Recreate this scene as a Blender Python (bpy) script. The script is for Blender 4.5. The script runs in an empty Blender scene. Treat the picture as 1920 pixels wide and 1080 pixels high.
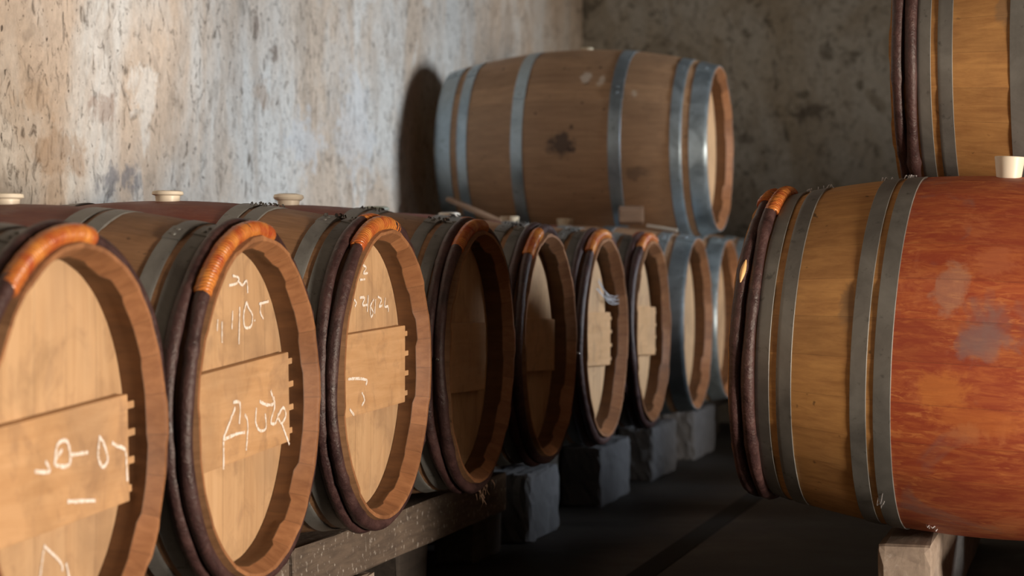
import bpy, math, random
from mathutils import Vector, Matrix

# ------------------------------------------------------------------ camera, world, lights
SC = bpy.context.scene
COL = SC.collection
PI = math.pi
R_ = math.radians
EYE = 0.78
cd = bpy.data.cameras.new('camera')
cd.lens = 78.75
cd.sensor_width = 36.0
cd.shift_y = -0.0276
cd.clip_end = 100
cd.dof.use_dof = True
cd.dof.focus_distance = 4.45
cd.dof.aperture_fstop = 4.5
cam = bpy.data.objects.new('camera', cd)
COL.objects.link(cam)
cam.location = (0, 0, EYE)
cam.rotation_euler = (R_(90), 0, math.atan(1086 / 4200))
SC.camera = cam

w = bpy.data.worlds.new('sky')
SC.world = w
w.use_nodes = True
w.node_tree.nodes['Background'].inputs[0].default_value = (0.62, 0.78, 1.0, 1)
w.node_tree.nodes['Background'].inputs[1].default_value = 0.3

def area(name, loc, target, sx, sy, power, col, spread=180):
    l = bpy.data.lights.new(name, 'AREA')
    l.shape = 'RECTANGLE'
    l.size, l.size_y = sx, sy
    l.energy = power
    l.color = col
    l.spread = R_(spread)
    o = bpy.data.objects.new(name, l)
    COL.objects.link(o)
    o.location = loc
    o.rotation_euler = (Vector(target) - Vector(loc)).to_track_quat('-Z', 'Y').to_euler()
    return o

# daylight through the open door (warm, bounced off the yard) and through the far side window (cool)
area('door_daylight', (4.75, 1.65, 0.50), (-1.3, 3.9, 0.7), 1.2, 0.9, 560, (1.0, 0.83, 0.66))
area('window_daylight', (4.75, 8.1, 1.95), (-2.4, 6.7, 1.1), 1.0, 0.8, 50, (0.88, 0.94, 1.0), 58)

vs = SC.view_settings
vs.view_transform = 'Standard'
vs.look = 'None'
vs.gamma = 1
vs.use_curve_mapping = False
vs.exposure = 0.0

# ------------------------------------------------------------------ materials
class NT:
    def __init__(s, name):
        s.m = bpy.data.materials.new(name)
        s.m.use_nodes = True
        s.t = s.m.node_tree
        s.b = s.t.nodes['Principled BSDF']
    def n(s, typ, **kw):
        o = s.t.nodes.new(typ)
        for k, v in kw.items():
            if k.startswith('i_'):
                o.inputs[int(k[2:])].default_value = v
            else:
                setattr(o, k, v)
        return o
    def l(s, a, b):
        s.t.links.new(a, b)
    def coord(s, scale=(1, 1, 1), rand=0.0):
        tc = s.n('ShaderNodeTexCoord')
        mp = s.n('ShaderNodeMapping')
        mp.inputs['Scale'].default_value = scale
        s.l(tc.outputs['Object'], mp.inputs['Vector'])
        if rand:
            oi = s.n('ShaderNodeObjectInfo')
            mu = s.n('ShaderNodeMath', operation='MULTIPLY', i_1=rand)
            s.l(oi.outputs['Random'], mu.inputs[0])
            cb = s.n('ShaderNodeCombineXYZ')
            for i in range(3):
                s.l(mu.outputs[0], cb.inputs[i])
            s.l(cb.outputs[0], mp.inputs['Location'])
        return mp.outputs[0]
    def noise(s, vec, scale, detail=4, rough=.55, dist=0.0):
        o = s.n('ShaderNodeTexNoise')
        o.inputs['Scale'].default_value = scale
        o.inputs['Detail'].default_value = detail
        o.inputs['Roughness'].default_value = rough
        o.inputs['Distortion'].default_value = dist
        s.l(vec, o.inputs['Vector'])
        return o.outputs['Fac']
    def ramp(s, fac, stops):
        o = s.n('ShaderNodeValToRGB')
        cr = o.color_ramp
        while len(cr.elements) < len(stops):
            cr.elements.new(.5)
        for e, (p, c) in zip(cr.elements, stops):
            e.position = p
            if isinstance(c, (int, float)):
                c = (c, c, c)
            e.color = (c[0], c[1], c[2], 1)
        s.l(fac, o.inputs[0])
        return o.outputs[0]
    def mix(s, fac, a, b, mode='MIX'):
        o = s.n('ShaderNodeMix', data_type='RGBA', blend_type=mode)
        for sock, v in ((o.inputs[0], fac), (o.inputs[6], a), (o.inputs[7], b)):
            if isinstance(v, (int, float)):
                sock.default_value = v
            elif isinstance(v, tuple):
                sock.default_value = (v[0], v[1], v[2], 1)
            else:
                s.l(v, sock)
        return o.outputs[2]
    def math(s, op, a, b=0.0, c=None):
        o = s.n('ShaderNodeMath', operation=op)
        for i, v in enumerate((a, b, c)):
            if v is None:
                continue
            if isinstance(v, (int, float)):
                o.inputs[i].default_value = v
            else:
                s.l(v, o.inputs[i])
        return o.outputs[0]
    def bump(s, h, strength=.3, dist=.005):
        o = s.n('ShaderNodeBump')
        o.inputs['Strength'].default_value = strength
        o.inputs['Distance'].default_value = dist
        s.l(h, o.inputs['Height'])
        s.l(o.outputs[0], s.b.inputs['Normal'])
        return o
    def fin(s, col, rough=.6, metal=0.0, spec=.5):
        for key, v in (('Base Color', col), ('Roughness', rough), ('Metallic', metal), ('Specular IOR Level', spec)):
            if isinstance(v, (int, float)):
                s.b.inputs[key].default_value = v
            elif isinstance(v, tuple):
                s.b.inputs[key].default_value = (v[0], v[1], v[2], 1)
            else:
                s.l(v, s.b.inputs[key])
        return s.m

def marks_on(t, c, vec, marks):
    """stains, scuffs, bare patches and other tones with a ragged outline: (centre, radii, colour, strength)"""
    nz = t.noise(vec, 16, 5, .65, .5)
    for cen, rad_, col, st in marks:
        mp = t.n('ShaderNodeMapping', vector_type='TEXTURE')
        mp.inputs['Location'].default_value = cen
        mp.inputs['Scale'].default_value = rad_
        t.l(vec, mp.inputs['Vector'])
        ln = t.n('ShaderNodeVectorMath', operation='LENGTH')
        t.l(mp.outputs[0], ln.inputs[0])
        q = t.math('ADD', ln.outputs['Value'], t.math('MULTIPLY', t.math('SUBTRACT', nz, .5), 3.2))
        c = t.mix(t.ramp(q, [(.55, st), (1.0, 0)]), c, col)
    return c

def oak_body(name, base, dark, belly=None, belly_x=.172, stain=.35, NS=28, worn=0.5, marks=()):
    """barrel skin: grain along the axis, tone per stave, optional wine-stained belly"""
    t = NT(name)
    v = t.coord((1, 1, 1), 7.0)
    tc = t.n('ShaderNodeTexCoord')
    sp = t.n('ShaderNodeSeparateXYZ')
    t.l(tc.outputs['Object'], sp.inputs[0])
    z = t.math('SUBTRACT', sp.outputs[2], 0.35)
    ang = t.math('ARCTAN2', z, sp.outputs[1])
    idx = t.math('FLOOR', t.math('MULTIPLY', ang, NS / (2 * PI)))
    oi = t.n('ShaderNodeObjectInfo')
    wn = t.n('ShaderNodeTexWhiteNoise', noise_dimensions='2D')
    cb = t.n('ShaderNodeCombineXYZ')
    t.l(idx, cb.inputs[0]); t.l(oi.outputs['Random'], cb.inputs[1])
    t.l(cb.outputs[0], wn.inputs['Vector'])
    # grain
    mp = t.n('ShaderNodeMapping')
    mp.inputs['Scale'].default_value = (3.0, 34, 34)
    t.l(v, mp.inputs['Vector'])
    g = t.noise(mp.outputs[0], 2.2, 6, .65, .4)
    c = t.mix(t.ramp(g, [(.3, 0), (.7, 1)]), dark, base)
    c = t.mix(.32, c, t.mix(wn.outputs['Value'], (.52, .45, .40), (1.15, 1.1, 1.02)), 'MULTIPLY')
    # blotchy grime
    b1 = t.noise(v, 5.0, 5, .6, .5)
    c = t.mix(t.ramp(b1, [(.52, 0), (.72, stain)]), c, tuple(x * .45 for x in dark))
    # knots and black specks
    b2 = t.noise(v, 38.0, 2, .5)
    c = t.mix(t.ramp(b2, [(.70, 0), (.76, .75)]), c, (.03, .017, .01))
    mp2 = t.n('ShaderNodeMapping')
    mp2.inputs['Scale'].default_value = (4, 22, 22)
    t.l(v, mp2.inputs['Vector'])
    rough = t.ramp(b1, [(.3, .5), (.7, .72)])
    if belly:
        ax = t.math('ABSOLUTE', sp.outputs[0])
        wob = t.math('MULTIPLY', t.noise(v, 30, 2), .006)
        m = t.math('LESS_THAN', t.math('ADD', ax, wob), belly_x + .006)
        r1 = t.noise(mp2.outputs[0], 3.0, 6, .7, .8)
        r2 = t.noise(v, 9.0, 5, .7, .6)
        cc = t.mix(t.ramp(r1, [(.42, 0), (.75, worn)]), belly, (belly[0] * 2.0, belly[1] * 3.6, belly[2] * 2.4))
        cc = t.mix(t.ramp(r2, [(.56, 0), (.70, worn)]), cc, (belly[0] * 1.7, belly[1] * 3.2, belly[2] * 3.0))
        mp3 = t.n('ShaderNodeMapping')
        mp3.inputs['Scale'].default_value = (9, 48, 48)
        t.l(v, mp3.inputs['Vector'])
        r4 = t.noise(mp3.outputs[0], 2.0, 5, .65, 1.2)
        big = t.ramp(t.noise(v, 6.0, 3, .5), [(.40, .15), (.62, 1)])
        cc = t.mix(t.math('MULTIPLY', t.math('MULTIPLY', t.ramp(r4, [(.52, 0), (.62, 1)]), big), worn), cc, (belly[0] * 2.1, belly[1] * 4.6, belly[2] * 3.4))
        r3 = t.noise(v, 4.3, 4, .6, 1.0)
        cc = t.mix(t.ramp(r3, [(.58, 0), (.70, .65)]), cc, (.24, .16, .15))
        cc = t.mix(.25, cc, t.mix(wn.outputs['Value'], (.6, .55, .55), (1.2, 1.15, 1.1)), 'MULTIPLY')
        c = t.mix(m, c, cc)
    c = marks_on(t, c, tc.outputs['Object'], marks)
    # seam between staves
    fr = t.math('FRACT', t.math('MULTIPLY', ang, NS / (2 * PI)))
    d = t.math('ABSOLUTE', t.math('SUBTRACT', fr, .5))
    seam = t.math('GREATER_THAN', d, .493)
    c = t.mix(t.math('MULTIPLY', seam, .32), c, (.03, .015, .01))
    hh = t.math('SUBTRACT', t.math('MULTIPLY', g, .5), t.math('MULTIPLY', seam, .4))
    t.bump(hh, .3, .003)
    return t.fin(c, rough)

def wood(name, base, dark, scale=(1, 1, 1), grain=(30, 30, 3), rough=.6, blot=.3, plank=None, sc=2.5, rand=9.0, spots=.0, smudge=0.0, staves=0):
    t = NT(name)
    v = t.coord(scale, rand)
    mp = t.n('ShaderNodeMapping')
    mp.inputs['Scale'].default_value = grain
    t.l(v, mp.inputs['Vector'])
    g = t.noise(mp.outputs[0], sc, 6, .62, .5)
    c = t.mix(t.ramp(g, [(.3, 0), (.72, 1)]), dark, base)
    b = t.noise(v, 7, 5, .62, .7)
    c = t.mix(t.ramp(b, [(.5, 0), (.75, blot)]), c, tuple(x * .5 for x in dark))
    if smudge:
        b3 = t.noise(v, 3.6, 3, .5, .3)
        c = t.mix(t.ramp(b3, [(.48, 0), (.66, smudge)]), c, (.30, .21, .14))
        b4 = t.noise(v, 15, 4, .6, .8)
        c = t.mix(t.ramp(b4, [(.53, 0), (.70, smudge)]), c, (.22, .13, .08))
    if spots:
        b2 = t.noise(v, 60, 3, .6)
        c = t.mix(t.ramp(b2, [(.6, 0), (.72, spots)]), c, (.55, .52, .48))
    if staves:
        tc = t.n('ShaderNodeTexCoord')
        sp = t.n('ShaderNodeSeparateXYZ')
        t.l(tc.outputs['Object'], sp.inputs[0])
        an = t.math('MULTIPLY', t.math('ARCTAN2', t.math('SUBTRACT', sp.outputs[2], .35), sp.outputs[1]), staves / (2 * PI))
        oi = t.n('ShaderNodeObjectInfo')
        wn = t.n('ShaderNodeTexWhiteNoise', noise_dimensions='2D')
        cb = t.n('ShaderNodeCombineXYZ')
        t.l(t.math('FLOOR', an), cb.inputs[0]); t.l(oi.outputs['Random'], cb.inputs[1])
        t.l(cb.outputs[0], wn.inputs['Vector'])
        c = t.mix(.6, c, t.mix(wn.outputs['Value'], (.62, .55, .50), (1.25, 1.2, 1.15)), 'MULTIPLY')
        dd = t.math('ABSOLUTE', t.math('SUBTRACT', t.math('FRACT', an), .5))
        c = t.mix(t.math('MULTIPLY', t.math('GREATER_THAN', dd, .48), .25), c, (.05, .02, .01))
    h = g
    if plank:
        tc = t.n('ShaderNodeTexCoord')
        sp = t.n('ShaderNodeSeparateXYZ')
        t.l(tc.outputs['Object'], sp.inputs[0])
        q = t.math('ADD', t.math('DIVIDE', sp.outputs[1], plank), 20.35)
        idx = t.math('FLOOR', q)
        oi = t.n('ShaderNodeObjectInfo')
        wn = t.n('ShaderNodeTexWhiteNoise', noise_dimensions='2D')
        cb = t.n('ShaderNodeCombineXYZ')
        t.l(idx, cb.inputs[0]); t.l(oi.outputs['Random'], cb.inputs[1])
        t.l(cb.outputs[0], wn.inputs['Vector'])
        c = t.mix(.4, c, t.mix(wn.outputs['Value'], (.76, .70, .64), (1.12, 1.08, 1.02)), 'MULTIPLY')
        d = t.math('ABSOLUTE', t.math('SUBTRACT', t.math('FRACT', q), .5))
        seam = t.math('GREATER_THAN', d, .487)
        c = t.mix(t.math('MULTIPLY', seam, .3), c, (.12, .07, .04))
        h = t.math('SUBTRACT', g, t.math('MULTIPLY', seam, 1.5))
    t.bump(h, .3, .002)
    return t.fin(c, rough)

def steel(name, col, col2, metal=.75, rough=(.35, .6)):
    t = NT(name)
    v = t.coord((1, 1, 1), 5.0)
    a = t.noise(v, 9, 6, .65, .6)
    b = t.noise(v, 55, 3, .6)
    c = t.mix(t.ramp(a, [(.35, 0), (.68, 1)]), col, col2)
    c = t.mix(t.ramp(b, [(.62, 0), (.74, .6)]), c, tuple(x * .35 for x in col))
    r = t.ramp(a, [(.3, rough[0]), (.7, rough[1])])
    t.bump(b, .15, .001)
    return t.fin(c, r, metal)

M = {}
M['oak_red'] = oak_body('oak_red_belly', (.55, .30, .105), (.36, .175, .06), belly=(.34, .062, .026), stain=.3, worn=.62, marks=(
    ((.06, .325, .48), (.035, .05, .05), (.42, .27, .20), .45), ((-.01, .351, .39), (.06, .06, .035), (.24, .15, .15), .5),
    ((.075, .349, .30), (.07, .08, .035), (.66, .24, .055), .5), ((-.01, .345, .25), (.09, .08, .03), (.62, .20, .05), .4),
    ((.03, .33, .22), (.05, .05, .02), (.55, .22, .09), .4), ((.245, .32, .44), (.018, .05, .05), (.22, .14, .08), .6),
    ((.22, .27, .13), (.010, .05, .07), (.20, .16, .15), .7), ((-.02, .30, .54), (.05, .05, .03), (.50, .16, .07), .5)))
M['oak_row'] = oak_body('oak_row', (.34, .19, .10), (.22, .115, .055), belly=(.17, .035, .022), stain=.4, worn=.3)
M['oak_dull'] = oak_body('oak_dull', (.47, .30, .185), (.33, .20, .12), stain=.4)
M['oak_upper'] = oak_body('oak_upper', (.49, .31, .18), (.35, .21, .12), stain=.4, marks=(
    ((-.012, -.367, .36), (.055, .08, .05), (.055, .035, .028), .85), ((.03, -.36, .335), (.02, .05, .012), (.05, .03, .025), .8),
    ((.06, -.271, .596), (.02, .04, .03), (.70, .64, .56), .7), ((.116, -.277, .585), (.016, .04, .025), (.68, .60, .50), .6),
    ((.239, -.298, .534), (.016, .04, .025), (.62, .54, .44), .6), ((.25, -.33, .25), (.05, .06, .025), (.13, .085, .06), .6)))
M['head'] = wood('head_oak', (.60, .405, .235), (.50, .315, .17), grain=(20, 26, 2.2), plank=.098, blot=.5, sc=2.0, smudge=.35)
M['bar'] = wood('bar_pine', (.64, .40, .215), (.52, .30, .145), grain=(20, 2.5, 30), blot=.4, sc=2.0, rough=.5, smudge=.4)
M['chime'] = wood('chime_oak', (.36, .175, .08), (.24, .105, .045), grain=(3, 26, 26), blot=.45, staves=28)
M['howel'] = wood('howel_shaded_oak', (.16, .075, .03), (.09, .04, .017), grain=(3, 20, 20), blot=.3)  # oak darkened to carry the shade between chime and head
M['steel'] = steel('hoop_steel', (.17, .17, .165), (.27, .275, .265), .45, (.42, .62))
M['steel_blue'] = steel('hoop_galvanised', (.28, .35, .40), (.46, .56, .63), .75, (.3, .55))

def bark():
    t = NT('hoop_bark')
    v = t.coord((1, 1, 1), 5.0)
    a = t.noise(v, 14, 5, .65, .8)
    b = t.noise(v, 90, 4, .65, .5)
    c = t.mix(t.ramp(a, [(.35, 0), (.7, 1)]), (.028, .013, .014), (.085, .040, .037))
    c = t.mix(t.ramp(b, [(.62, 0), (.75, .55)]), c, (.16, .095, .075))
    t.bump(t.math('ADD', b, a), .6, .004)
    return t.fin(c, t.ramp(a, [(.3, .38), (.7, .62)]))
M['bark'] = bark()

def osier():
    t = NT('osier_binding')
    tc = t.n('ShaderNodeTexCoord')
    sp = t.n('ShaderNodeSeparateXYZ')
    t.l(tc.outputs['Object'], sp.inputs[0])
    z = t.math('SUBTRACT', sp.outputs[2], 0.35)
    ang = t.math('ARCTAN2', z, sp.outputs[1])
    q = t.math('ADD', t.math('MULTIPLY', ang, 46.0), t.math('MULTIPLY', sp.outputs[0], 60.0))
    fr = t.math('FRACT', q)
    d = t.math('MULTIPLY', t.math('ABSOLUTE', t.math('SUBTRACT', fr, .5)), 2.0)
    v = t.coord((1, 1, 1), 5.0)
    a = t.noise(v, 22, 4, .6, .4)
    c = t.mix(t.ramp(a, [(.35, 0), (.68, 1)]), (.42, .070, .022), (.76, .31, .065))
    c = t.mix(t.ramp(d, [(.80, 0), (.98, .65)]), c, (.13, .035, .012))
    t.bump(t.math('SUBTRACT', 1.0, t.math('POWER', d, 3.0)), .5, .003)
    return t.fin(c, .27)
M['osier'] = osier()

def plain(name, col, rough=.5, metal=0.0, var=.15, sc=30):
    t = NT(name)
    v = t.coord((1, 1, 1), 3.0)
    a = t.noise(v, sc, 3, .5)
    c = t.mix(a, tuple(x * (1 - var) for x in col), tuple(min(1, x * (1 + var)) for x in col))
    return t.fin(c, rough, metal)
M['bung'] = plain('bung_silicone', (.82, .76, .64), .42, 0, .06)
M['bung_dull'] = plain('bung_dull', (.62, .52, .36), .5, 0, .1)
M['bung_green'] = plain('bung_green', (.33, .36, .28), .5, 0, .12)
def chalk():
    t = NT('chalk')
    v = t.coord((1, 1, 1), 3.0)
    a = t.noise(v, 160, 3, .6)
    return t.fin(t.mix(t.ramp(a, [(.36, 0), (.52, 1)]), (.62, .47, .33), (.82, .78, .74)), .9)
M['chalk'] = chalk()
M['nail'] = plain('nail_head', (.8, .8, .8), .18, 1.0, .05)
M['fibre'] = plain('frayed_fibre', (.26, .16, .11), .8, 0, .3, 50)
M['fibre_dark'] = plain('dark_dust', (.06, .055, .05), .9, 0, .3, 50)
M['split'] = plain('bare_split_wood', (.85, .52, .22), .5, 0, .2, 40)
M['web'] = plain('cobweb', (.55, .56, .60), .8, 0, .2, 50)
M['joint'] = plain('floor_joint', (.010, .009, .008), .9)
M['timber_shaded'] = wood('shaded_timber', (.06, .048, .04), (.03, .024, .02), grain=(26, 3, 26), rough=.85)  # timber with the shade under the row put into its colour
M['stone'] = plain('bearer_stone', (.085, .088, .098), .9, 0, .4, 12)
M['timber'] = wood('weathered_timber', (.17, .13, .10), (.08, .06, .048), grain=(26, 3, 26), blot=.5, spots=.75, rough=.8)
M['timber_pale'] = wood('worn_bearer_end', (.40, .325, .265), (.21, .165, .135), grain=(20, 3, 12), blot=.45, spots=.35, rough=.8)
M['wedge'] = wood('wedge_wood', (.46, .30, .20), (.27, .17, .11), grain=(4, 20, 20), blot=.2)
M['pale_stick'] = wood('pale_stick', (.78, .74, .66), (.45, .38, .30), grain=(4, 20, 20), blot=.1)

def wall_mat(name, warm, pale, stain_c, spot=.3, marks=()):
    t = NT(name)
    tc = t.n('ShaderNodeTexCoord')
    v = tc.outputs['Object']
    def m(sx, sy, sz):
        mp = t.n('ShaderNodeMapping')
        mp.inputs['Scale'].default_value = (sx, sy, sz)
        t.l(v, mp.inputs['Vector'])
        return mp.outputs[0]
    vert = m(1, 1.0, .5)
    fine = m(1, 1.0, .62)
    a = t.noise(vert, 2.6, 6, .6, .6)
    c = t.mix(t.ramp(a, [(.40, 0), (.60, 1)]), warm, pale)
    b = t.noise(vert, 6.5, 7, .68, 1.0)
    c = t.mix(t.ramp(b, [(.50, 0), (.68, .55)]), c, stain_c)
    # faint peeled patches with an outline of their own
    pz = t.noise(m(1, 1.0, .6), 3.4, 3, .5, .3)
    c = t.mix(t.ramp(pz, [(.615, 0), (.63, .55)]), c, tuple(min(1, x * 1.12) for x in pale))
    c = t.mix(t.ramp(pz, [(.34, .6), (.355, 0)]), c, tuple(x * .72 for x in warm))
    # streaks of mould
    d = t.noise(fine, 26, 6, .7, 1.2)
    c = t.mix(t.ramp(d, [(.56, 0), (.68, .85)]), c, tuple(x * .3 for x in warm))
    # small pits
    e = t.noise(fine, 70, 3, .6, .4)
    c = t.mix(t.ramp(e, [(.65, 0), (.71, .85)]), c, (.07, .055, .045))
    # round damp spots
    s1 = t.noise(v, 9.5, 3, .5, .4)
    c = t.mix(t.ramp(s1, [(.62, 0), (.69, spot)]), c, tuple(x * .35 for x in warm))
    c = marks_on(t, c, v, marks)
    # mottling
    f = t.noise(v, 45, 5, .7)
    c = t.mix(.35, c, t.ramp(f, [(.3, .55), (.7, 1.25)]), 'MULTIPLY')
    hs = t.math('SUBTRACT', t.math('ADD', t.math('MULTIPLY', a, 1.5), t.math('MULTIPLY', f, .3)), t.math('MULTIPLY', t.ramp(e, [(.66, 0), (.74, 1)]), .8))
    hs = t.math('SUBTRACT', hs, t.math('MULTIPLY', t.ramp(d, [(.55, 0), (.72, 1)]), .5))
    t.bump(hs, .55, .02)
    return t.fin(c, .92, 0, .2)
M['wall_left'] = wall_mat('lime_plaster', (.60, .49, .39), (.66, .645, .61), (.40, .325, .26), marks=(
    ((-2.4, 5.225, 1.153), (.3, .10, .045), (.36, .27, .22), .65), ((-2.4, 5.44, 1.22), (.3, .09, .11), (.72, .69, .64), .75),
    ((-2.4, 4.83, 1.153), (.3, .10, .05), (.56, .43, .32), .6), ((-2.4, 6.41, 1.41), (.3, .05, .035), (.20, .15, .12), .75),
    ((-2.4, 5.28, .985), (.3, .16, .045), (.20, .20, .22), .75), ((-2.4, 6.25, 1.47), (.3, .03, .05), (.20, .15, .12), .7),  # first mark: dark grey smudge low on the plaster
    ((-2.4, 4.95, 1.04), (.3, .20, .06), (.42, .29, .19), .55), ((-2.4, 6.7, 1.15), (.3, .20, .10), (.62, .64, .66), .6),
    ((-2.4, 7.2, 1.22), (.3, .22, .20), (.64, .66, .68), .5), ((-2.4, 6.3, 1.28), (.3, .08, .05), (.44, .33, .25), .6)))
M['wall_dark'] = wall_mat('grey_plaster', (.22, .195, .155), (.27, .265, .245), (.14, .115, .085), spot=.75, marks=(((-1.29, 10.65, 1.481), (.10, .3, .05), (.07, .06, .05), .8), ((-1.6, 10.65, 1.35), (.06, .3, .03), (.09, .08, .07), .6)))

def floor_mat():
    t = NT('floor_concrete')
    tc = t.n('ShaderNodeTexCoord')
    v = tc.outputs['Object']
    a = t.noise(v, 2.2, 6, .6, .4)
    b = t.noise(v, 30, 5, .7)
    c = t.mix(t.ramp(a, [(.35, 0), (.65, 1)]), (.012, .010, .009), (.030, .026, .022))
    c = t.mix(.4, c, t.ramp(b, [(.3, .5), (.7, 1.3)]), 'MULTIPLY')
    sp = t.n('ShaderNodeSeparateXYZ')
    t.l(v, sp.inputs[0])
    t.bump(t.math('ADD', a, t.math('MULTIPLY', b, .4)), .4, .01)
    return t.fin(c, t.ramp(a, [(.3, .5), (.7, .8)]))
M['floor'] = floor_mat()
M['ceiling'] = wood('ceiling_boards', (.09, .065, .05), (.05, .035, .025), grain=(20, 2, 20), rand=0.0)
M['frame'] = plain('frame_paint', (.30, .27, .23), .6)

# ------------------------------------------------------------------ mesh helpers
def obj(name, verts, faces, mats, parent=None, loc=None, smooth=True, mi=None, autosharp=None):
    me = bpy.data.meshes.new(name)
    me.from_pydata(verts, [], faces)
    for m in (mats if isinstance(mats, (list, tuple)) else [mats]):
        me.materials.append(m)
    if mi:
        for p, i in zip(me.polygons, mi):
            p.material_index = i
    if smooth:
        for p in me.polygons:
            p.use_smooth = True
        me.set_sharp_from_angle(angle=R_(autosharp or 35))
    me.update()
    o = bpy.data.objects.new(name, me)
    COL.objects.link(o)
    if parent:
        o.parent = parent
    if loc:
        o.location = loc
    return o

def tag(o, label, cat, group=None):
    o['label'] = label
    o['category'] = cat
    if group:
        o['group'] = group

def struct(o):
    o['kind'] = 'structure'
    return o

def lathe_faces(nr, na, closed=True):
    f = []
    for i in range(nr - 1):
        for j in range(na if closed else na - 1):
            k = (j + 1) % na
            f.append((i * na + j, i * na + k, (i + 1) * na + k, (i + 1) * na + j))
    return f

def box_geo(x0, x1, y0, y1, z0, z1, bev=0.0, seed=None, jit=0.0):
    """bevelled box as verts, faces"""
    import bmesh
    bm = bmesh.new()
    bmesh.ops.create_cube(bm, size=1)
    for v in bm.verts:
        v.co = Vector((x0 + (v.co.x + .5) * (x1 - x0), y0 + (v.co.y + .5) * (y1 - y0), z0 + (v.co.z + .5) * (z1 - z0)))
    if bev:
        bmesh.ops.bevel(bm, geom=bm.edges[:], offset=bev, segments=2, affect='EDGES', profile=.6)
    if jit:
        rd = random.Random(seed)
        bmesh.ops.subdivide_edges(bm, edges=[e for e in bm.edges if e.calc_length() > .1], cuts=6, use_grid_fill=True)
        for v in bm.verts:
            v.co += Vector((rd.uniform(-jit, jit), rd.uniform(-jit, jit), rd.uniform(-jit, jit)))
    vs_ = [tuple(v.co) for v in bm.verts]
    bm.verts.index_update()
    fs = [tuple(v.index for v in f.verts) for f in bm.faces]
    bm.free()
    return vs_, fs

def box(name, dims, mat, parent=None, bev=0.0, jit=0.0, seed=1, loc=None, rot=None, smooth=False):
    v, f = box_geo(*dims, bev=bev, jit=jit, seed=seed)
    o = obj(name, v, f, mat, parent, loc, smooth=smooth)
    if rot:
        o.rotation_euler = rot
    return o

RB, RH = .341, .285          # belly radius, head-end radius
CZ = .35                     # axis height above the thing's own base

PR = [RB, RH]
def DR(): return PR[1] - .285
def rad(x, h):
    return PR[0] - (PR[0] - PR[1]) * (abs(x) / h) ** 2.0

def ring(name, x0, x1, h, off, thick, mat, parent, NA=96, r_fn=None):
    """steel hoop: thin band that follows the staves"""
    r_fn = r_fn or (lambda x: rad(x, h))
    n = 5
    prof = [(x0 + (x1 - x0) * i / (n - 1), r_fn(x0 + (x1 - x0) * i / (n - 1)) + off + thick) for i in range(n)]
    prof = [(x0, r_fn(x0) + off - .002)] + [(x0, prof[0][1] - .0006), (x0 + .0006, prof[0][1])] + prof[1:-1] + \
           [(x1 - .0006, prof[-1][1]), (x1, prof[-1][1] - .0006)] + [(x1, r_fn(x1) + off - .002)]
    vs_ = []
    for x, r in prof:
        for j in range(NA):
            a = 2 * PI * j / NA
            vs_.append((x, r * math.cos(a), CZ + r * math.sin(a)))
    return obj(name, vs_, lathe_faces(len(prof), NA), mat, parent)

def tube(name, pts, radii, mat, parent=None, NS=10, closed=False, caps=True):
    vs_, fs = [], []
    n = len(pts)
    P = [Vector(p) for p in pts]
    for i in range(n):
        a = P[(i - 1) % n] if (closed or i > 0) else P[i]
        b = P[(i + 1) % n] if (closed or i < n - 1) else P[i]
        t = (b - a).normalized()
        ref = Vector((1, 0, 0)) if abs(t.x) < .9 else Vector((0, 0, 1))
        u = t.cross(ref).normalized()
        v = t.cross(u)
        for j in range(NS):
            an = 2 * PI * j / NS
            vs_.append(tuple(P[i] + (u * math.cos(an) + v * math.sin(an)) * radii[i]))
    for i in range(n if closed else n - 1):
        k = (i + 1) % n
        for j in range(NS):
            l = (j + 1) % NS
            fs.append((i * NS + j, k * NS + j, k * NS + l, i * NS + l))
    if caps and not closed:
        fs.append(tuple(range(NS)))
        fs.append(tuple(reversed(range((n - 1) * NS, n * NS))))
    return obj(name, vs_, fs, mat, parent, autosharp=60)

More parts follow.
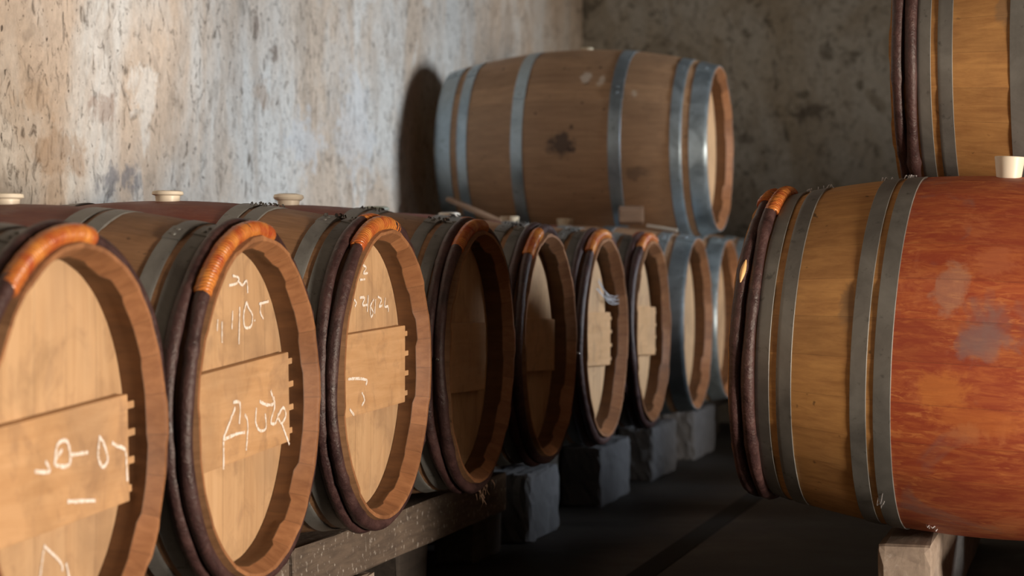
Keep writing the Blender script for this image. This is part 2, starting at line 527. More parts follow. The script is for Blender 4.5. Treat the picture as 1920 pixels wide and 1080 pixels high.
def make_staves(h, mat, end_style, seed, NS=28, SUB=4):
    """outer skin, end grain, bevelled chime and howel down to the head, both ends"""
    rd = random.Random(seed)
    NA = NS * SUB
    stave = [dict(dr=rd.uniform(-.0012, .0012), bev=rd.uniform(-.006, .006), tip=rd.uniform(-.002, .0015), w=rd.uniform(-.0015, .0015)) for _ in range(NS)]
    vs_, fs, mi = [], [], []
    rows = []
    rec = .060
    def prof(s, sg):
        """from belly to head, one end"""
        out = []
        for i in range(1, 17):
            x = (h + s['tip']) * i / 16
            out.append((x, rad(x, h) + s['dr'], 0))
        tip = h + s['tip']
        out.append((tip, PR[1] - .007, 1))
        out.append((tip - .004, PR[1] - .010, 1))
        out.append((h - .026 + s['bev'], .2655 + s['w'] + DR(), 1))
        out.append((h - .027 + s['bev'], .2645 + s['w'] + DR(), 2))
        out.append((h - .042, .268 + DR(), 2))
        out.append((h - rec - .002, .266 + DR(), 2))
        return out
    cols = []
    for j in range(NA):
        k, q = divmod(j, SUB)
        s = stave[k]
        a = 2 * PI * (j + .0) / NA
        flat = math.cos(PI / NS) / math.cos((q / SUB - .5) * 2 * PI / NS)
        f = 1 - (1 - flat) * .5
        left = [(-x, r, m) for x, r, m in reversed(prof(s, -1))]
        mid = [(0, PR[0] + s['dr'], 0)]
        right = prof(s, 1)
        cols.append([(x, r * f, m, a) for x, r, m in left + mid + right])
    n = len(cols[0])
    for i in range(n):
        for j in range(NA):
            x, r, m, a = cols[j][i]
            vs_.append((x, r * math.cos(a), CZ + r * math.sin(a)))
    for i in range(n - 1):
        ma, mb = cols[0][i][2], cols[0][i + 1][2]
        m = max(ma, mb)
        for j in range(NA):
            k = (j + 1) % NA
            fs.append((i * NA + j, i * NA + k, (i + 1) * NA + k, (i + 1) * NA + j))
            mi.append(m)
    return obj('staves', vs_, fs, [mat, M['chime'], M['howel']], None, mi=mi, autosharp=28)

def make_head(h, sg, seed):
    vs_, fs = [], []
    x = sg * (h - .060)
    NA, NR = 64, 5
    vs_.append((x, 0, CZ))
    for i in range(1, NR + 1):
        r = (.266 + DR()) * i / NR
        xx = x if i < NR else x - sg * .003
        for j in range(NA):
            a = 2 * PI * j / NA
            vs_.append((xx, r * math.cos(a), CZ + r * math.sin(a)))
    for j in range(NA):
        fs.append((0, 1 + j, 1 + (j + 1) % NA))
    for i in range(NR - 1):
        for j in range(NA):
            k = (j + 1) % NA
            fs.append((1 + i * NA + j, 1 + (i + 1) * NA + j, 1 + (i + 1) * NA + k, 1 + i * NA + k))
    if sg < 0:
        fs = [tuple(reversed(f)) for f in fs]
    return obj('barrel_head', vs_, fs, M['head'], None)

def bark_hoop(h, xc, rr, seed, rot=0):
    rd = random.Random(seed)
    N = 120
    ph = [rd.uniform(0, 6.28) for _ in range(8)]
    pts, rads = [], []
    knots = [(rd.uniform(0, 2 * PI), rd.uniform(.0015, .003)) for _ in range(7)]
    for i in range(N):
        a = 2 * PI * i / N
        r = rad(xc, h) + rr * .55 + .0022 * math.sin(3 * a + ph[0]) + .0012 * math.sin(7 * a + ph[1])
        x = xc + .0018 * math.sin(2 * a + ph[2]) + .0012 * math.sin(5 * a + ph[3])
        k = sum(w * math.exp(-(((a - c + PI) % (2 * PI) - PI) / .035) ** 2) for c, w in knots)
        pts.append((x, r * math.cos(a), CZ + r * math.sin(a)))
        rads.append(rr * (1 + .07 * math.sin(4 * a + ph[4]) + .05 * math.sin(11 * a + ph[5])) + k)
    return tube('wooden_hoop', pts, rads, M['bark'], None, 12, closed=True)

def binding(h, xc, rr, a0, a1, seed):
    """osier wound round a hoop; a0..a1 measured from the near (-Y) side upward, degrees"""
    rd = random.Random(seed)
    N = 46
    pts, rads = [], []
    for i in range(N):
        f = i / (N - 1)
        a = PI - R_(a0 + (a1 - a0) * f)
        r = rad(xc, h) + rr * .57
        e = min(1, f / .03, (1 - f) / .03)
        pts.append((xc, r * math.cos(a), CZ + r * math.sin(a)))
        rads.append(rr * 1.13 + .0012 * abs(math.sin(i * 1.3)) * 1 + .001 * rd.random() - (1 - e) * .002)
    return tube('wicker_binding', pts, rads, M['osier'], None, 12)

def frayed(h, xc, a_deg, seed, n=9):
    rd = random.Random(seed)
    vs_, fs = [], []
    for s in range(n):
        a = R_(a_deg + rd.uniform(-8, 8))
        r = rad(xc, h) + .024
        p = Vector((xc + rd.uniform(-.01, .012), r * math.cos(a), CZ + r * math.sin(a)))
        d = Vector((rd.uniform(-.3, .6), math.cos(a + 1.2 * rd.choice((-1, 1))), math.sin(a) - .4)).normalized()
        L = rd.uniform(.018, .045)
        w_ = .0016
        for i in range(5):
            f = i / 4
            q = p + d * L * f + Vector((rd.uniform(-.003, .003), rd.uniform(-.003, .003), -.008 * f * f))
            b = len(vs_)
            ww = w_ * (1 - .7 * f)
            for k in range(3):
                an = k * 2.094
                vs_.append((q.x + ww * math.cos(an), q.y + ww * math.sin(an), q.z + ww * math.sin(an + 1)))
            if i:
                for k in range(3):
                    l = (k + 1) % 3
                    fs.append((b - 3 + k, b - 3 + l, b + l, b + k))
    return obj('frayed_fibre', vs_, fs, M['fibre'], None)

def rivet_geo(h, x, a, r_off, R=.0045):
    c = Vector((x, (rad(x, h) + r_off) * math.cos(a), CZ + (rad(x, h) + r_off) * math.sin(a)))
    nrm = Vector((0, math.cos(a), math.sin(a)))
    u = Vector((1, 0, 0)); v = nrm.cross(u)
    vs_, fs = [], []
    for i, (rr, hh) in enumerate(((1, 0), (.85, .5), (.45, .8))):
        for j in range(10):
            t = 2 * PI * j / 10
            vs_.append(tuple(c + (u * math.cos(t) + v * math.sin(t)) * R * rr + nrm * R * hh * .7))
    fs = lathe_faces(3, 10) + [tuple(range(20, 30))]
    return vs_, fs

def steel_hoop(h, x0, x1, mat, lap_deg):
    o = ring('steel_hoop', x0, x1, h, .0005, .0018, mat, None)
    # overlapped joint of the band with two rivets
    a0 = R_(lap_deg)
    vs_, fs = [], []
    n = 6
    for i in range(n):
        a = a0 + .17 * i / (n - 1)
        for x in (x0, x1):
            r = rad(x, h) + .0043
            vs_.append((x, r * math.cos(a), CZ + r * math.sin(a)))
            r -= .003
            vs_.append((x, r * math.cos(a), CZ + r * math.sin(a)))
    for i in range(n - 1):
        b, c = i * 4, (i + 1) * 4
        fs += [(b, b + 2, c + 2, c), (b + 2, b + 3, c + 3, c + 2), (b, c, c + 1, b + 1)]
    fs += [(0, 1, 3, 2), ((n - 1) * 4, (n - 1) * 4 + 2, (n - 1) * 4 + 3, (n - 1) * 4 + 1)]
    lap = obj('hoop_lap', vs_, fs, mat, o, smooth=False)
    xm = (x0 + x1) / 2
    for da in (.05, .12):
        rv, rf = rivet_geo(h, xm, a0 + da, .0042)
        obj('rivet', rv, rf, mat, o)
    return o

def bung(style):
    if style == 'mushroom':
        prof = [(.0, .026), (.020, .026), (.033, .023), (.036, .017), (.033, .012), (.026, .009), (.0235, -.012), (0, -.012)]
        m = M['bung']
    elif style == 'flat':
        prof = [(0, .020), (.024, .020), (.031, .018), (.032, .012), (.025, .009), (.0235, -.012), (0, -.012)]
        m = M['bung']
    elif style == 'stub':
        prof = [(0, .022), (.020, .022), (.0215, .0235), (.0300, .0235), (.031, .022), (.0265, .0), (.0235, -.012), (0, -.012)]
        m = M['bung_dull']
    elif style == 'low':
        prof = [(0, .008), (.022, .008), (.025, .006), (.0255, .002), (.025, .0), (.0235, -.012), (0, -.012)]
        m = M['bung_dull']
    elif style == 'green':
        prof = [(0, .018), (.026, .018), (.034, .014), (.034, .008), (.026, .005), (.0235, -.012), (0, -.012)]
        m = M['bung_green']
    else:
        prof = [(0, .0385), (.020, .0385), (.0215, .040), (.0285, .040), (.0295, .0385), (.0245, .0), (.0235, -.012), (0, -.012)]
        m = M['bung']
    NA = 32
    vs_ = []
    for r, z in prof:
        for j in range(NA):
            a = 2 * PI * j / NA
            vs_.append((r * math.cos(a), r * math.sin(a), CZ + PR[0] + z))
    return obj('bung', vs_, [tuple(reversed(f)) for f in lathe_faces(len(prof), NA)], m, None)

def ribbon(name, strokes, x, wdt, parent, seed, mat, z0=CZ):
    """chalk strokes lying on a plane of constant x"""
    rd = random.Random(seed)
    vs_, fs = [], []
    def smooth(st):
        Q = [st[0]] + list(st) + [st[-1]]
        out = []
        for i in range(1, len(Q) - 2):
            for q in range(4):
                f = q / 4
                out.append(tuple(.5 * (2 * Q[i][c] + (Q[i + 1][c] - Q[i - 1][c]) * f + (2 * Q[i - 1][c] - 5 * Q[i][c] + 4 * Q[i + 1][c] - Q[i + 2][c]) * f * f
                                       + (3 * Q[i][c] - 3 * Q[i + 1][c] + Q[i + 2][c] - Q[i - 1][c]) * f ** 3) for c in (0, 1)))
        return out + [st[-1]]
    for st in strokes:
        st = smooth(st)
        P = []
        for (a, b) in zip(st[:-1], st[1:]):
            n = max(2, int(math.hypot(b[0] - a[0], b[1] - a[1]) / .004))
            for i in range(n):
                f = i / n
                P.append((a[0] + (b[0] - a[0]) * f, a[1] + (b[1] - a[1]) * f))
        P.append(st[-1])
        for i, (u, v) in enumerate(P):
            p0, p1 = P[max(0, i - 1)], P[min(len(P) - 1, i + 1)]
            dx, dy = p1[0] - p0[0], p1[1] - p0[1]
            L = math.hypot(dx, dy) or 1
            ww = wdt * rd.uniform(.6, 1.0)
            base = len(vs_)
            xx = x + .0003 * rd.random()
            vs_.append((xx, u - dy / L * ww, z0 + v + dx / L * ww))
            vs_.append((xx, u + dy / L * ww, z0 + v - dx / L * ww))
            if i:
                if 1:
                    fs.append((base - 2, base - 1, base + 1, base))
    return obj(name, vs_, fs, mat, parent, smooth=False)

# ------------------------------------------------------------------ barrel kinds (prototypes, then copies)
H = .475
LIB = {}
def lib(key, fn):
    if key not in LIB:
        o = fn()
        LIB[key] = o
        return o, True
    return LIB[key], False

def use(key, fn, parent):
    """first call keeps the mesh as made, later calls copy it with its children"""
    o, fresh = lib(key, fn)
    if fresh:
        o.parent = parent
        return o
    c = o.copy(); COL.objects.link(c); c.parent = parent
    for ch in o.children:
        if ch.get('own'):
            continue
        d = ch.copy(); COL.objects.link(d); d.parent = c
    return c

STEEL_A = [(.391, .417), (.350, .378), (.215, .244), (.172, .203)]     # chateau barrel
STEEL_C = [(.390, .418), (.346, .376), (.202, .233), (.156, .189)]     # the same with the inner hoops closer
STEEL_B = [(.414, .474), (.352, .390), (.148, .190)]                   # plain steel-hooped barrel

def barrel(loc, label, group, kind='chateau', h=H, rotz=0, tilt=0, bar=None, pegs=False, binds=((50, 100), (60, 90)),
           bung_style='flat', seed=0, sname=None, chalk_head=None, chalk_bar=None, fray=False, rear=True, lap=100, nail=None, roll=0, pr=None, skin=None):
    PR[:] = pr or (RB, RH)
    pk = tuple(PR)
    root = bpy.data.objects.new('wine_barrel', None)
    root.empty_display_size = .2
    COL.objects.link(root)
    root.location = loc
    root.rotation_euler = (R_(roll), R_(tilt), R_(rotz))
    tag(root, label, 'barrel', group)
    v = seed % 3
    mat = skin or (M['oak_row'] if kind == 'chateau' else M['oak_dull'])
    use((pk, mat.name, 'staves', kind, h, v), lambda: make_staves(h, mat, kind, 10 + v), root)
    hd = use((pk, 'head', h, 1), lambda: make_head(h, 1, 1), root)
    if rear:
        use((pk, 'head', h, -1), lambda: make_head(h, -1, 1), root)
    sm = M['steel'] if kind == 'chateau' else M['steel_blue']
    sides = (1, -1)
    for sg in sides:
        for q, (a, b) in enumerate(STEEL_B if kind != 'chateau' else STEEL_C if h > H else STEEL_A):
            a, b = a * h / H, b * h / H
            x0, x1 = (a, b) if sg > 0 else (-b, -a)
            use((pk, 'hoop', kind, h, sg, q, lap), lambda: steel_hoop(h, x0, x1, sm, lap + 6 * q + (20 if q > 1 else 0)), root)
        if kind == 'chateau':
            for q, (xc, rr) in enumerate(((h - .0185, .0125), (h - .0435, .0122))):
                hp = use((pk, 'bark', h, sg, q, v), lambda: bark_hoop(h, sg * xc, rr, 50 + v * 7 + q), root)
                if sg > 0 and binds and q < len(binds):
                    bd = binding(h, xc, rr, binds[q][0], binds[q][1], seed)
                    bd.parent = hp; bd['own'] = 1
                    bd['label'] = 'orange wicker wound round the hoop'
                if sg > 0 and fray and q == 0:
                    fr = frayed(h, xc, fray, seed)
                    fr.parent = hp; fr['own'] = 1
                if sg > 0 and nail and q == 0:
                    a = PI - R_(nail)
                    rv, rf = rivet_geo(h, xc, a, rr * 1.62, .004)
                    nn = obj('nail', rv, rf, M['nail'], hp); nn['own'] = 1
    use((pk, 'bung', bung_style), lambda: bung(bung_style), root)
    xh = h - .060
    if bar is not None:
        ang, zoff, half, hw, yoff = bar
        b = box('head_bar', (xh, xh + .018, -half + yoff, half + yoff, CZ + zoff - hw, CZ + zoff + hw), M['bar'], root, bev=.0025)
        c0 = Vector((0, 0, CZ + zoff))
        Mx = Matrix.Translation(c0) @ Matrix.Rotation(R_(ang), 4, 'X') @ Matrix.Translation(-c0)
        b.data.transform(Mx)
        if pegs:
            for i in range(4):
                zz = CZ + zoff + (-.062 + i * .0413) * hw / .08
                pv, pf = box_geo(xh + .003, xh + .015, half + yoff, math.sqrt((.266 + DR()) ** 2 - (zz - CZ) ** 2) + .002, zz - .0055, zz + .0055, .0015)
                pg = obj('peg', pv, pf, M['bar'], b, smooth=False)
                pg.data.transform(Mx)
        if chalk_bar:
            cb = ribbon('chalk_writing', chalk_bar, xh + .0186, .0033, b, seed, M['chalk'])
            cb['label'] = 'white chalk scrawl on the bar'
    if chalk_head:
        ch = ribbon('chalk_writing', chalk_head, xh + .0009, .0028, hd, seed + 5, M['chalk'])
        ch['own'] = 1
        ch['label'] = 'white chalk writing on the head'
    return root

# ------------------------------------------------------------------ room
XL, YB, XR, YF, ZC = -2.40, 10.65, 4.5, -2.0, 3.4
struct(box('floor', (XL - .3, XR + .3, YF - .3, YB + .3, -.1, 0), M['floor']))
struct(box('ceiling', (XL - .3, XR + .3, YF - .3, YB + .3, ZC, ZC + .1), M['ceiling']))
def rough_wall(name, axis, at, u0, u1, thick, mat, amp=.012, seed=3):
    """old plastered wall with a gently uneven face"""
    rd = random.Random(seed)
    ph = [(rd.uniform(.6, 3.2), rd.uniform(.6, 3.2), rd.uniform(0, 6.3), rd.uniform(.3, 1)) for _ in range(10)]
    nu, nz = 90, 36
    vs_, fs = [], []
    for i in range(nu + 1):
        u = u0 + (u1 - u0) * i / nu
        for j in range(nz + 1):
            z = ZC * j / nz
            d = sum(w_ * math.sin(a * u * 2 + c) * math.cos(b * z * 2 + c * 2) for a, b, c, w_ in ph) * amp / 3
            vs_.append((at - abs(d), u, z) if axis == 'X' else (u, at + abs(d), z))
    for i in range(nu):
        for j in range(nz):
            a = i * (nz + 1) + j
            fs.append((a, a + nz + 1, a + nz + 2, a + 1) if axis == 'X' else (a, a + 1, a + nz + 2, a + nz + 1))
    b = len(vs_)
    t = -thick if axis == 'X' else thick
    for u, z in ((u0, 0), (u1, 0), (u1, ZC), (u0, ZC)):
        vs_.append((at + t, u, z) if axis == 'X' else (u, at + t, z))
    fs.append((b, b + 1, b + 2, b + 3))
    return struct(obj(name, vs_, fs, mat, autosharp=60))
rough_wall('wall_left', 'X', XL, YF - .3, YB + .3, .3, M['wall_left'])
rough_wall('wall_back', 'Y', YB, XL, XR, .3, M['wall_dark'], seed=8)
struct(box('wall_front', (XL, XR, YF - .3, YF, 0, ZC), M['wall_dark']))
# right wall with the door and window openings, one mesh
DY0, DY1, DZ = .95, 2.35, 2.1
WY0, WY1, WZ0, WZ1 = 7.45, 8.75, 1.5, 2.4
vs_, fs = [], []
for d in ((YF - .3, DY0, 0, ZC), (DY0, DY1, DZ, ZC), (DY1, WY0, 0, ZC), (WY0, WY1, 0, WZ0), (WY0, WY1, WZ1, ZC), (WY1, YB + .3, 0, ZC)):
    v, f = box_geo(XR, XR + .22, d[0], d[1], d[2], d[3])
    fs += [tuple(i + len(vs_) for i in q) for q in f]
    vs_ += v
struct(obj('wall_right', vs_, fs, M['wall_dark'], smooth=False))
def frame(name, y0, y1, z0, z1, t, mull):
    vs_, fs = [], []
    parts = [(y0, y0 + t, z0, z1), (y1 - t, y1, z0, z1), (y0, y1, z1 - t, z1)]
    if mull:
        parts += [(y0, y1, z0, z0 + t), ((y0 + y1) / 2 - t / 3, (y0 + y1) / 2 + t / 3, z0, z1)]
    for d in parts:
        v, f = box_geo(XR + .06, XR + .14, *d)
        fs.extend(tuple(i + len(vs_) for i in q) for q in f)
        vs_.extend(v)
    return struct(obj(name, vs_, fs, M['frame'], smooth=False))
frame('door_1', DY0, DY1, 0, DZ, .06, False)
frame('window_1', WY0, WY1, WZ0, WZ1, .05, True)
# long shallow joint in the floor down the aisle
tr = struct(box('trim_1', (-1.11, -1.04, .5, 10.2, 0, .002), M['joint']))

# ------------------------------------------------------------------ left row
XF = -1.34                   # plane of the barrel rims
XC = XF - H
def s_of(k): return 4.188 + .70 * (k - 3)
CH = {'b2_head': [[(0.008, 0.219), (0.036, 0.215), (0.024, 0.206), (-0.008, 0.203)], [(0.032, 0.21), (0.052, 0.203), (0.072, 0.21), (0.077, 0.189)], [(-0.04, 0.143), (-0.04, 0.108)], [(-0.059, 0.147), (-0.061, 0.128)], [(0.008, 0.16), (0.004, 0.129)], [(0.04, 0.166), (0.036, 0.103)], [(0.072, 0.174), (0.058, 0.153), (0.064, 0.131), (0.093, 0.132), (0.099, 0.151), (0.081, 0.163), (0.072, 0.174)], [(0.109, 0.143), (0.111, 0.14)], [(0.131, 0.169), (0.178, 0.173)], [(0.14, 0.169), (0.137, 0.155), (0.152, 0.143)]],
      'b2_bar': [[(-0.035, 0.009), (-0.004, 0.005), (-0.007, -0.029)], [(-0.025, -0.0), (-0.077, -0.047)], [(-0.08, -0.05), (-0.021, -0.045), (0.018, -0.045)], [(-0.077, -0.05), (-0.077, -0.099)], [(0.018, -0.015), (0.032, -0.031), (0.025, -0.076)], [(0.073, -0.007), (0.069, -0.031), (0.088, -0.047), (0.118, -0.045), (0.114, -0.02)], [(0.088, 0.003), (0.121, -0.005), (0.156, -0.004), (0.141, 0.019)], [(0.156, 0.007), (0.16, -0.012), (0.141, -0.036), (0.164, -0.04), (0.179, -0.024)], [(0.179, -0.027), (0.203, -0.015), (0.217, -0.029), (0.195, -0.042), (0.175, -0.03)], [(0.195, -0.042), (0.235, -0.083)]],
      'b3_head': [[(-0.0, 0.214), (0.022, 0.209), (0.005, 0.198), (0.033, 0.198)], [(-0.017, 0.185), (0.016, 0.186)], [(-0.052, 0.147), (-0.037, 0.14), (-0.047, 0.133)], [(-0.017, 0.15), (0.014, 0.149), (-0.0, 0.135), (0.03, 0.135)], [(0.036, 0.154), (0.031, 0.121)], [(0.073, 0.145), (0.05, 0.131), (0.056, 0.11), (0.068, 0.12), (0.05, 0.131)], [(0.084, 0.145), (0.079, 0.116)], [(0.098, 0.15), (0.122, 0.144), (0.108, 0.13), (0.129, 0.132)], [(0.149, 0.147), (0.145, 0.129), (0.166, 0.129), (0.169, 0.118)]],
      'b3_bar': [[(-0.137, -0.004), (-0.075, -0.006), (-0.023, -0.012), (-0.029, -0.021)], [(-0.126, -0.062), (-0.098, -0.076)], [(-0.052, -0.034), (-0.035, -0.05), (-0.052, -0.06)]],
      'b1_bar': [[(-0.07, -0.025), (-0.026, -0.029), (-0.038, -0.014)], [(-0.01, -0.021), (-0.001, 0.006), (0.03, 0.007), (0.036, -0.025), (-0.01, -0.02), (0.013, -0.002)], [(0.042, -0.012), (0.095, -0.013)], [(0.135, 0.008), (0.129, -0.021), (0.144, -0.038), (0.162, -0.029), (0.15, -0.007), (0.137, 0.004)], [(0.176, -0.006), (0.195, -0.012), (0.222, -0.02), (0.227, -0.042), (0.23, -0.067)], [(0.03, -0.076), (0.12, -0.084)]],
      'b1_head': [[(-0.007, -0.134), (0.044, -0.163), (0.05, -0.176)], [(-0.007, -0.139), (-0.022, -0.185)], [(0.062, -0.167), (0.076, -0.203), (0.044, -0.194)]]}
G = 'barrels lying in the long row by the plastered wall'
LZ = .561 - CZ
def row(k, label, dz=0, dx=0, ds=0, **kw):
    return barrel((XC + dx, s_of(k) + ds, LZ + dz), label, G, seed=k, **kw)
row(0, 'barrel before the nearest visible one, outside the left edge', bar=None, binds=((48, 100),), bung_style='flat', dz=-.05, ds=.06)
row(1, 'nearest barrel of the row, cut off at the left edge, blurred chalk on its bar', bar=(3, -.03, .237, .08, 0), pegs=True,
    binds=((48, 100),), chalk_head=CH['b1_head'], chalk_bar=CH['b1_bar'], bung_style='flat', dz=-.042, ds=.050)
row(2, 'barrel with glossy bright orange binding and a large white scrawl across its bar', bar=(3, -.01, .237, .08, 0), pegs=True,
    binds=((40, 104),), chalk_head=CH['b2_head'], chalk_bar=CH['b2_bar'], bung_style='flat', dz=-.027, ds=.037)
row(3, 'brightly lit barrel with fine chalk figures above its bar, third in the row', bar=(1.2, .004, .235, .08, 0), pegs=True,
    binds=((57, 107), (80, 104)), chalk_head=CH['b3_head'], chalk_bar=CH['b3_bar'], bung_style='flat', lap=92, dz=-.002, ds=.025, tilt=.5)
row(4, 'half-shadowed barrel with frayed hoop ends at the bottom, fourth in the row', bar=(-1.5, -.003, .20, .079, -.03),
    binds=((54, 100), (84, 100)), bung_style='mushroom', fray=285, nail=1, lap=88, ds=.02, dz=.006, tilt=.8)
row(5, 'darkest barrel of the row, head in shadow behind a plain brown bar', bar=(-2, .0, .20, .068, 0), binds=((50, 76),), bung_style='green', lap=95, ds=.01)
row(6, 'barrel with a pale grey bar and a wisp of cobweb in its rim', bar=(-1.5, -.005, .225, .078, 0), pegs=True,
    binds=((55, 104),), bung_style='flat', nail=-6, dz=-.004)
row(7, 'grey-headed barrel, the farthest one with orange binding on wooden hoops', bar=(-2, -.0, .235, .078, 0), pegs=True, binds=((60, 108), (76, 100)), bung_style='stub', dz=-.006)
BP = (.342, .296)
row(8, 'steel-hooped barrel with a bright bluish end hoop, beside the last orange-bound one', kind='steel', bung_style='stub', pr=BP, dx=.022, dz=-.002)
row(9, 'steel-hooped barrel between the bright blue-hooped one and the big red-bellied barrel', kind='steel', bung_style='low', pr=BP, dx=.02, dz=-.002)
row(10, 'farthest barrel of the row, a sliver of blue hoop showing past the red-bellied barrel', kind='steel', bung_style='low', pr=BP, dx=.02, dz=-.002)

# upper barrel lying on the far end of the row
UZ = .78 + .402
barrel((XC + .02, 8.04, UZ - CZ), 'dull brown steel-hooped barrel lying alone on top of the far end of the row', None, kind='steel', h=.497, seed=11, bung_style='low', lap=110, pr=(.368, .297), skin=M['oak_upper'])

# ------------------------------------------------------------------ right stack
OR = M['oak_red']
RG = 'barrels of the right-hand stack'
RP = (.355, .287)
barrel((-.190, 4.50, .588 - CZ), 'large barrel with a red wine-stained belly and a white bung, foreground right', RG,
       h=.480, rotz=180 - 4.1, tilt=-2.75, binds=((88, 112), (84, 121)), skin=OR, seed=20, bung_style='tall', pr=RP)
barrel((-.13, 5.22, .575 - CZ), 'barrel right behind the big red-bellied one, helping carry the upper barrel', RG,
       h=.480, rotz=180, binds=None, skin=OR, seed=21, bung_style='stub', rear=False)
barrel((-.13, 5.925, .575 - CZ), 'hidden lower barrel added behind the right-hand stack to block the door light', RG,
       h=.480, rotz=180, binds=None, skin=OR, seed=23, bung_style='stub', rear=False)  # hidden barrel added to keep door light off the far heads
barrel((.095, 4.88, 1.196 - CZ), 'upper barrel of the right-hand stack, cut by the top right corner', RG,
       h=.480, rotz=180 - 3, binds=None, skin=OR, seed=22, bung_style='stub')
barrel((.095, 5.58, 1.182 - CZ), 'hidden upper barrel added behind the one in the top right corner to block the door light', RG,
       h=.480, rotz=180, binds=None, skin=OR, seed=24, bung_style='stub', rear=False)  # hidden barrel added to keep door light off the far wall

for i in range(5):  # row added out of frame to shade the low part of the far row
    barrel((1.35, 6.66 + .71 * i, .575 - CZ), 'barrel of the single row added at the right side to shade the far row, outside the frame', 'barrels of the added side row', h=.480, rotz=180, binds=None, seed=30 + i, bung_style='stub', rear=False)

# ------------------------------------------------------------------ bearers and blocks
def thing_box(name, dims, mat, label, cat, group=None, **kw):
    cx, cy, cz = (dims[0] + dims[1]) / 2, (dims[2] + dims[3]) / 2, dims[4]
    d = (dims[0] - cx, dims[1] - cx, dims[2] - cy, dims[3] - cy, 0, dims[5] - dims[4])
    o = box(name, d, mat, loc=(cx, cy, cz), **kw)
    tag(o, label, cat, group)
    return o
bx = XF - .155
o = thing_box('timber_bearer', (bx - .10, bx, 4.10, 5.72, .118, .219), M['timber'], 'weathered timber beam under the third to fifth barrels, whitened by mould', 'beam', 'bearers under the long row', bev=.006, jit=.002)
thing_box('timber_bearer', (bx - .23, bx - .13, 5.75, 10.3, .118, .213), M['timber_shaded'], 'timber beam under the farther half of the row, coloured dark for the shade there', 'beam', 'bearers under the long row', bev=.006, jit=.002)
o = thing_box('timber_bearer', (bx - .10, bx, 1.7, 4.07, .075, .183), M['timber'], 'shorter timber beam under the fronts of the two nearest barrels', 'beam', 'bearers under the long row', bev=.006, jit=.002)
o.rotation_euler.x = R_(1.2)
thing_box('timber_bearer', (-2.19, -2.09, 4.10, 10.3, .118, .219), M['timber'], 'long timber beam near the wall under the rear ends of the row', 'beam', 'bearers under the long row', bev=.006, jit=.002)
o = thing_box('timber_bearer', (-2.19, -2.09, 1.7, 4.07, .075, .183), M['timber'], 'shorter timber beam by the wall under the rear ends of the nearest barrels', 'beam', 'bearers under the long row', bev=.006, jit=.002)
o.rotation_euler.x = R_(1.2)
BL = ['pale block below the third barrel, where the front beam begins', 'stone block in black shadow below the half-shadowed barrel', 'block in the dark below the darkest barrel, where the beam ends']
for i, (y, hw) in enumerate(((4.36, .20), (5.0, .11), (5.66, .14))):
    thing_box('support_block', (bx - .14, bx + .015 - .05 * (i > 0), y - hw, y + hw, 0, .114), [M['timber_pale'], M['timber_shaded'], M['timber_shaded']][i], BL[i], 'block', 'blocks under the front beam', bev=.008, jit=.003, seed=i)
BL = ['dim grey stone pier below the barrel with the pale grey bar', 'largest-looking grey stone pier, below the grey-headed barrel', 'faint stone pier below the bright blue-hooped barrel', 'farthest stone pier, hardly visible in the dark']
for i, (y0, y1) in enumerate(((5.95, 6.31), (6.88, 7.34), (7.74, 8.20), (8.60, 9.08))):
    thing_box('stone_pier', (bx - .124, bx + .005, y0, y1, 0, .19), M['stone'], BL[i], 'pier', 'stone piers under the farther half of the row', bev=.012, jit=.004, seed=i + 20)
for i, y in enumerate((6.1, 7.1, 8.0, 8.9, 9.9)):
    thing_box('support_block', (bx - .22, bx - .13, y - .1, y + .1, 0, .114), M['timber_shaded'], ['packing block behind the first stone pier', 'packing block behind the second stone pier', 'packing block behind the third stone pier', 'packing block behind the farthest stone pier', 'packing block under the far end of the dark beam'][i], 'block', 'blocks under the dark beam', bev=.004)
for i, y in enumerate((2.6, 3.8, 5.4, 7.4, 9.6)):
    thing_box('support_block', (-2.22, -2.06, y - .1, y + .1, 0, .055 if y < 4 else .116), M['stone'], ['block by the wall below the nearest barrel', 'block by the wall below the second barrel', 'block by the wall below the darkest barrel', 'block by the wall below the last orange-bound barrel', 'block by the wall at the far end of the row'][i], 'block', 'blocks under the rear beam', bev=.008, jit=.003, seed=i)
thing_box('timber_bearer', (-.40, -.295, 4.36, 6.3, 0, .232), M['timber_pale'], 'squared pale worn timber under the red-bellied barrel, its end facing out', 'beam', bev=.014, jit=.0018)
for x_ in (1.08, 1.55):  # bearers that go with the added shading row
    thing_box('timber_bearer', (x_, x_ + .1, 6.3, 9.9, 0, .215), M['timber'], 'timber under the added single row of barrels at the right side, outside the frame', 'beam', 'bearers of the added side row', bev=.01)
thing_box('timber_bearer', (.12, .225, 4.36, 6.3, 0, .222), M['timber_pale'], 'timber under the far end of the red-bellied barrel, outside the right edge', 'beam', bev=.014, jit=.0018)
# wedges that keep the upper barrel from rolling

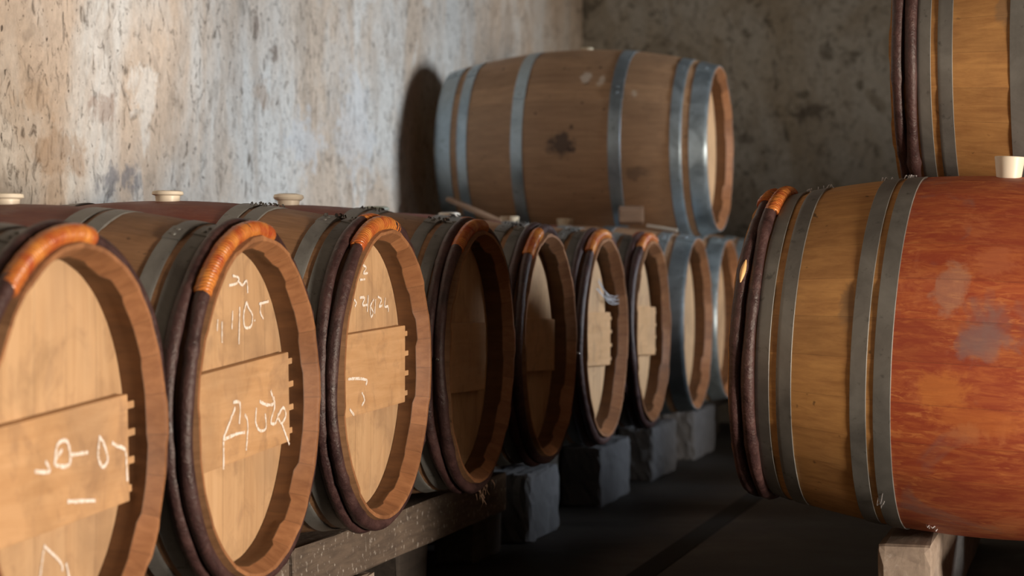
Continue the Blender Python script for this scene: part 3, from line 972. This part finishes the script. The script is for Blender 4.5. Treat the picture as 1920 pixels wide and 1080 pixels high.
def wedge(name, size, loc, rot, mat, label, cat, taper=.5):
    a, b, c = size
    vs_, fs = box_geo(-a / 2, a / 2, -b / 2, b / 2, 0, c, .003)
    vs_ = [(x, y, z * (1 - taper * (.5 - y / b))) for x, y, z in vs_]
    o = obj(name, vs_, fs, mat, loc=loc, smooth=False)
    o.rotation_euler = rot
    tag(o, label, cat)
    return o
wedge('wooden_wedge', (.085, .10, .070), (-1.56, 7.70, .906), (R_(-6), 0, R_(12)), M['wedge'], 'pale reddish wooden chock under the front of the upper brown barrel', 'wedge', .35)
wedge('wooden_stick', (.11, .024, .012), (-1.445, 7.665, .884), (0, R_(9), R_(8)), M['pale_stick'], 'pale thin stick lying by the steel-hooped end of the upper brown barrel', 'stick', 0)
wedge('wooden_lath', (.27, .035, .014), (-2.11, 7.65, .945), (0, R_(20), R_(-24)), M['wedge'], 'thin slanting reddish lath at the wall end of the upper brown barrel', 'lath', 0)

def strands(name, parent, h, spots, mat, wdt, L, seed):
    """fine threads and crumbs caught on a barrel: spots are (x, angle) on the skin"""
    rd = random.Random(seed)
    vs_, fs = [], []
    for (x, a) in spots:
        for q in range(4):
            p = [x + rd.uniform(-.012, .012), a + rd.uniform(-.05, .05), .004]
            dx, da = rd.uniform(-.4, .4), rd.uniform(-1, 1)
            n = 6
            for i in range(n):
                r = rad(max(-h, min(h, p[0])), h) + p[2] + .004 * math.sin(i * 1.1)
                b = len(vs_)
                c = Vector((p[0], r * math.cos(p[1]), CZ + r * math.sin(p[1])))
                for k in range(3):
                    t = k * 2.094
                    vs_.append((c.x + wdt * math.cos(t), c.y + wdt * math.sin(t), c.z + wdt * math.sin(t + 1)))
                if i:
                    for k in range(3):
                        l = (k + 1) % 3
                        fs.append((b - 3 + k, b - 3 + l, b + l, b + k))
                p[0] += dx * L / n
                p[1] += da * L / n / .33
                da += rd.uniform(-.5, .5)
    o = obj(name, vs_, fs, mat, parent)
    o['kind'] = 'stuff'
    return o
BY = {o['label']: o for o in bpy.data.objects if 'label' in o.keys() and o.name.startswith('wine_barrel')}
def find(sub):
    return [o for l, o in BY.items() if sub in l][0]
PR[:] = [RB, RH]
T = PI / 2
for sub, sd in (('fine chalk', 1), ('half-shadowed', 2), ('darkest barrel', 3), ('pale grey bar', 4)):
    strands('dust_fibres', find(sub), H, [(.36 + .008 * i, T + .16 * math.sin(i * 2.1 + sd)) for i in range(4)] + [(.20 + .01 * i, T + .14 * math.sin(i * 1.7 + sd)) for i in range(4)], M['fibre_dark'], .0013, .03, sd)
PR[:] = RP
strands('dust_fibres', find('foreground right'), .480, [(.40, T + .03), (.36, T - .02), (.24, T + .02), (.19, T), (.185, T + .06)], M['web'], .0010, .03, 9)
strands('dust_fibres', find('foreground right'), .480, [(.185, -.95), (.10, -1.12)], M['web'], .0008, .05, 10)
# bare split in the bark of the red-bellied barrel's hoop
pts, rr = [], []
for i in range(14):
    f = i / 13
    a = R_(24 + 9 * f)
    r = rad(.460, .480) + .0200
    pts.append((.4625 - .004 * f, r * math.cos(a), CZ + r * math.sin(a)))
    rr.append(.0012 + .0042 * math.sin(PI * f))
hoops = [c for c in find('foreground right').children if c.name.startswith('wooden_hoop')]
sp_ = tube('bark_split', pts, rr, M['split'], hoops[0])
sp_['label'] = 'bare yellow wood where the bark has split'
# wisp of cobweb in the rim of the sixth barrel
PR[:] = [RB, RH]
wb = find('cobweb')
vs_, fs = [], []
rd = random.Random(5)
for q in range(7):
    p0 = Vector((.420, .11 + rd.uniform(-.02, .02), CZ + .150 + rd.uniform(-.02, .02)))
    p1 = Vector((.455, .245 + rd.uniform(-.01, .01), CZ + .105 + rd.uniform(-.015, .015)))
    for i in range(7):
        f = i / 6
        c = p0.lerp(p1, f) + Vector((0, 0, -.02 * math.sin(PI * f)))
        b = len(vs_)
        for k in range(3):
            t = k * 2.094
            vs_.append((c.x + .0011 * math.cos(t), c.y + .0011 * math.sin(t), c.z + .0011 * math.sin(t + 1)))
        if i:
            for k in range(3):
                l = (k + 1) % 3
                fs.append((b - 3 + k, b - 3 + l, b + l, b + k))
cw = obj('cobweb', vs_, fs, M['web'], wb)
cw['kind'] = 'stuff'
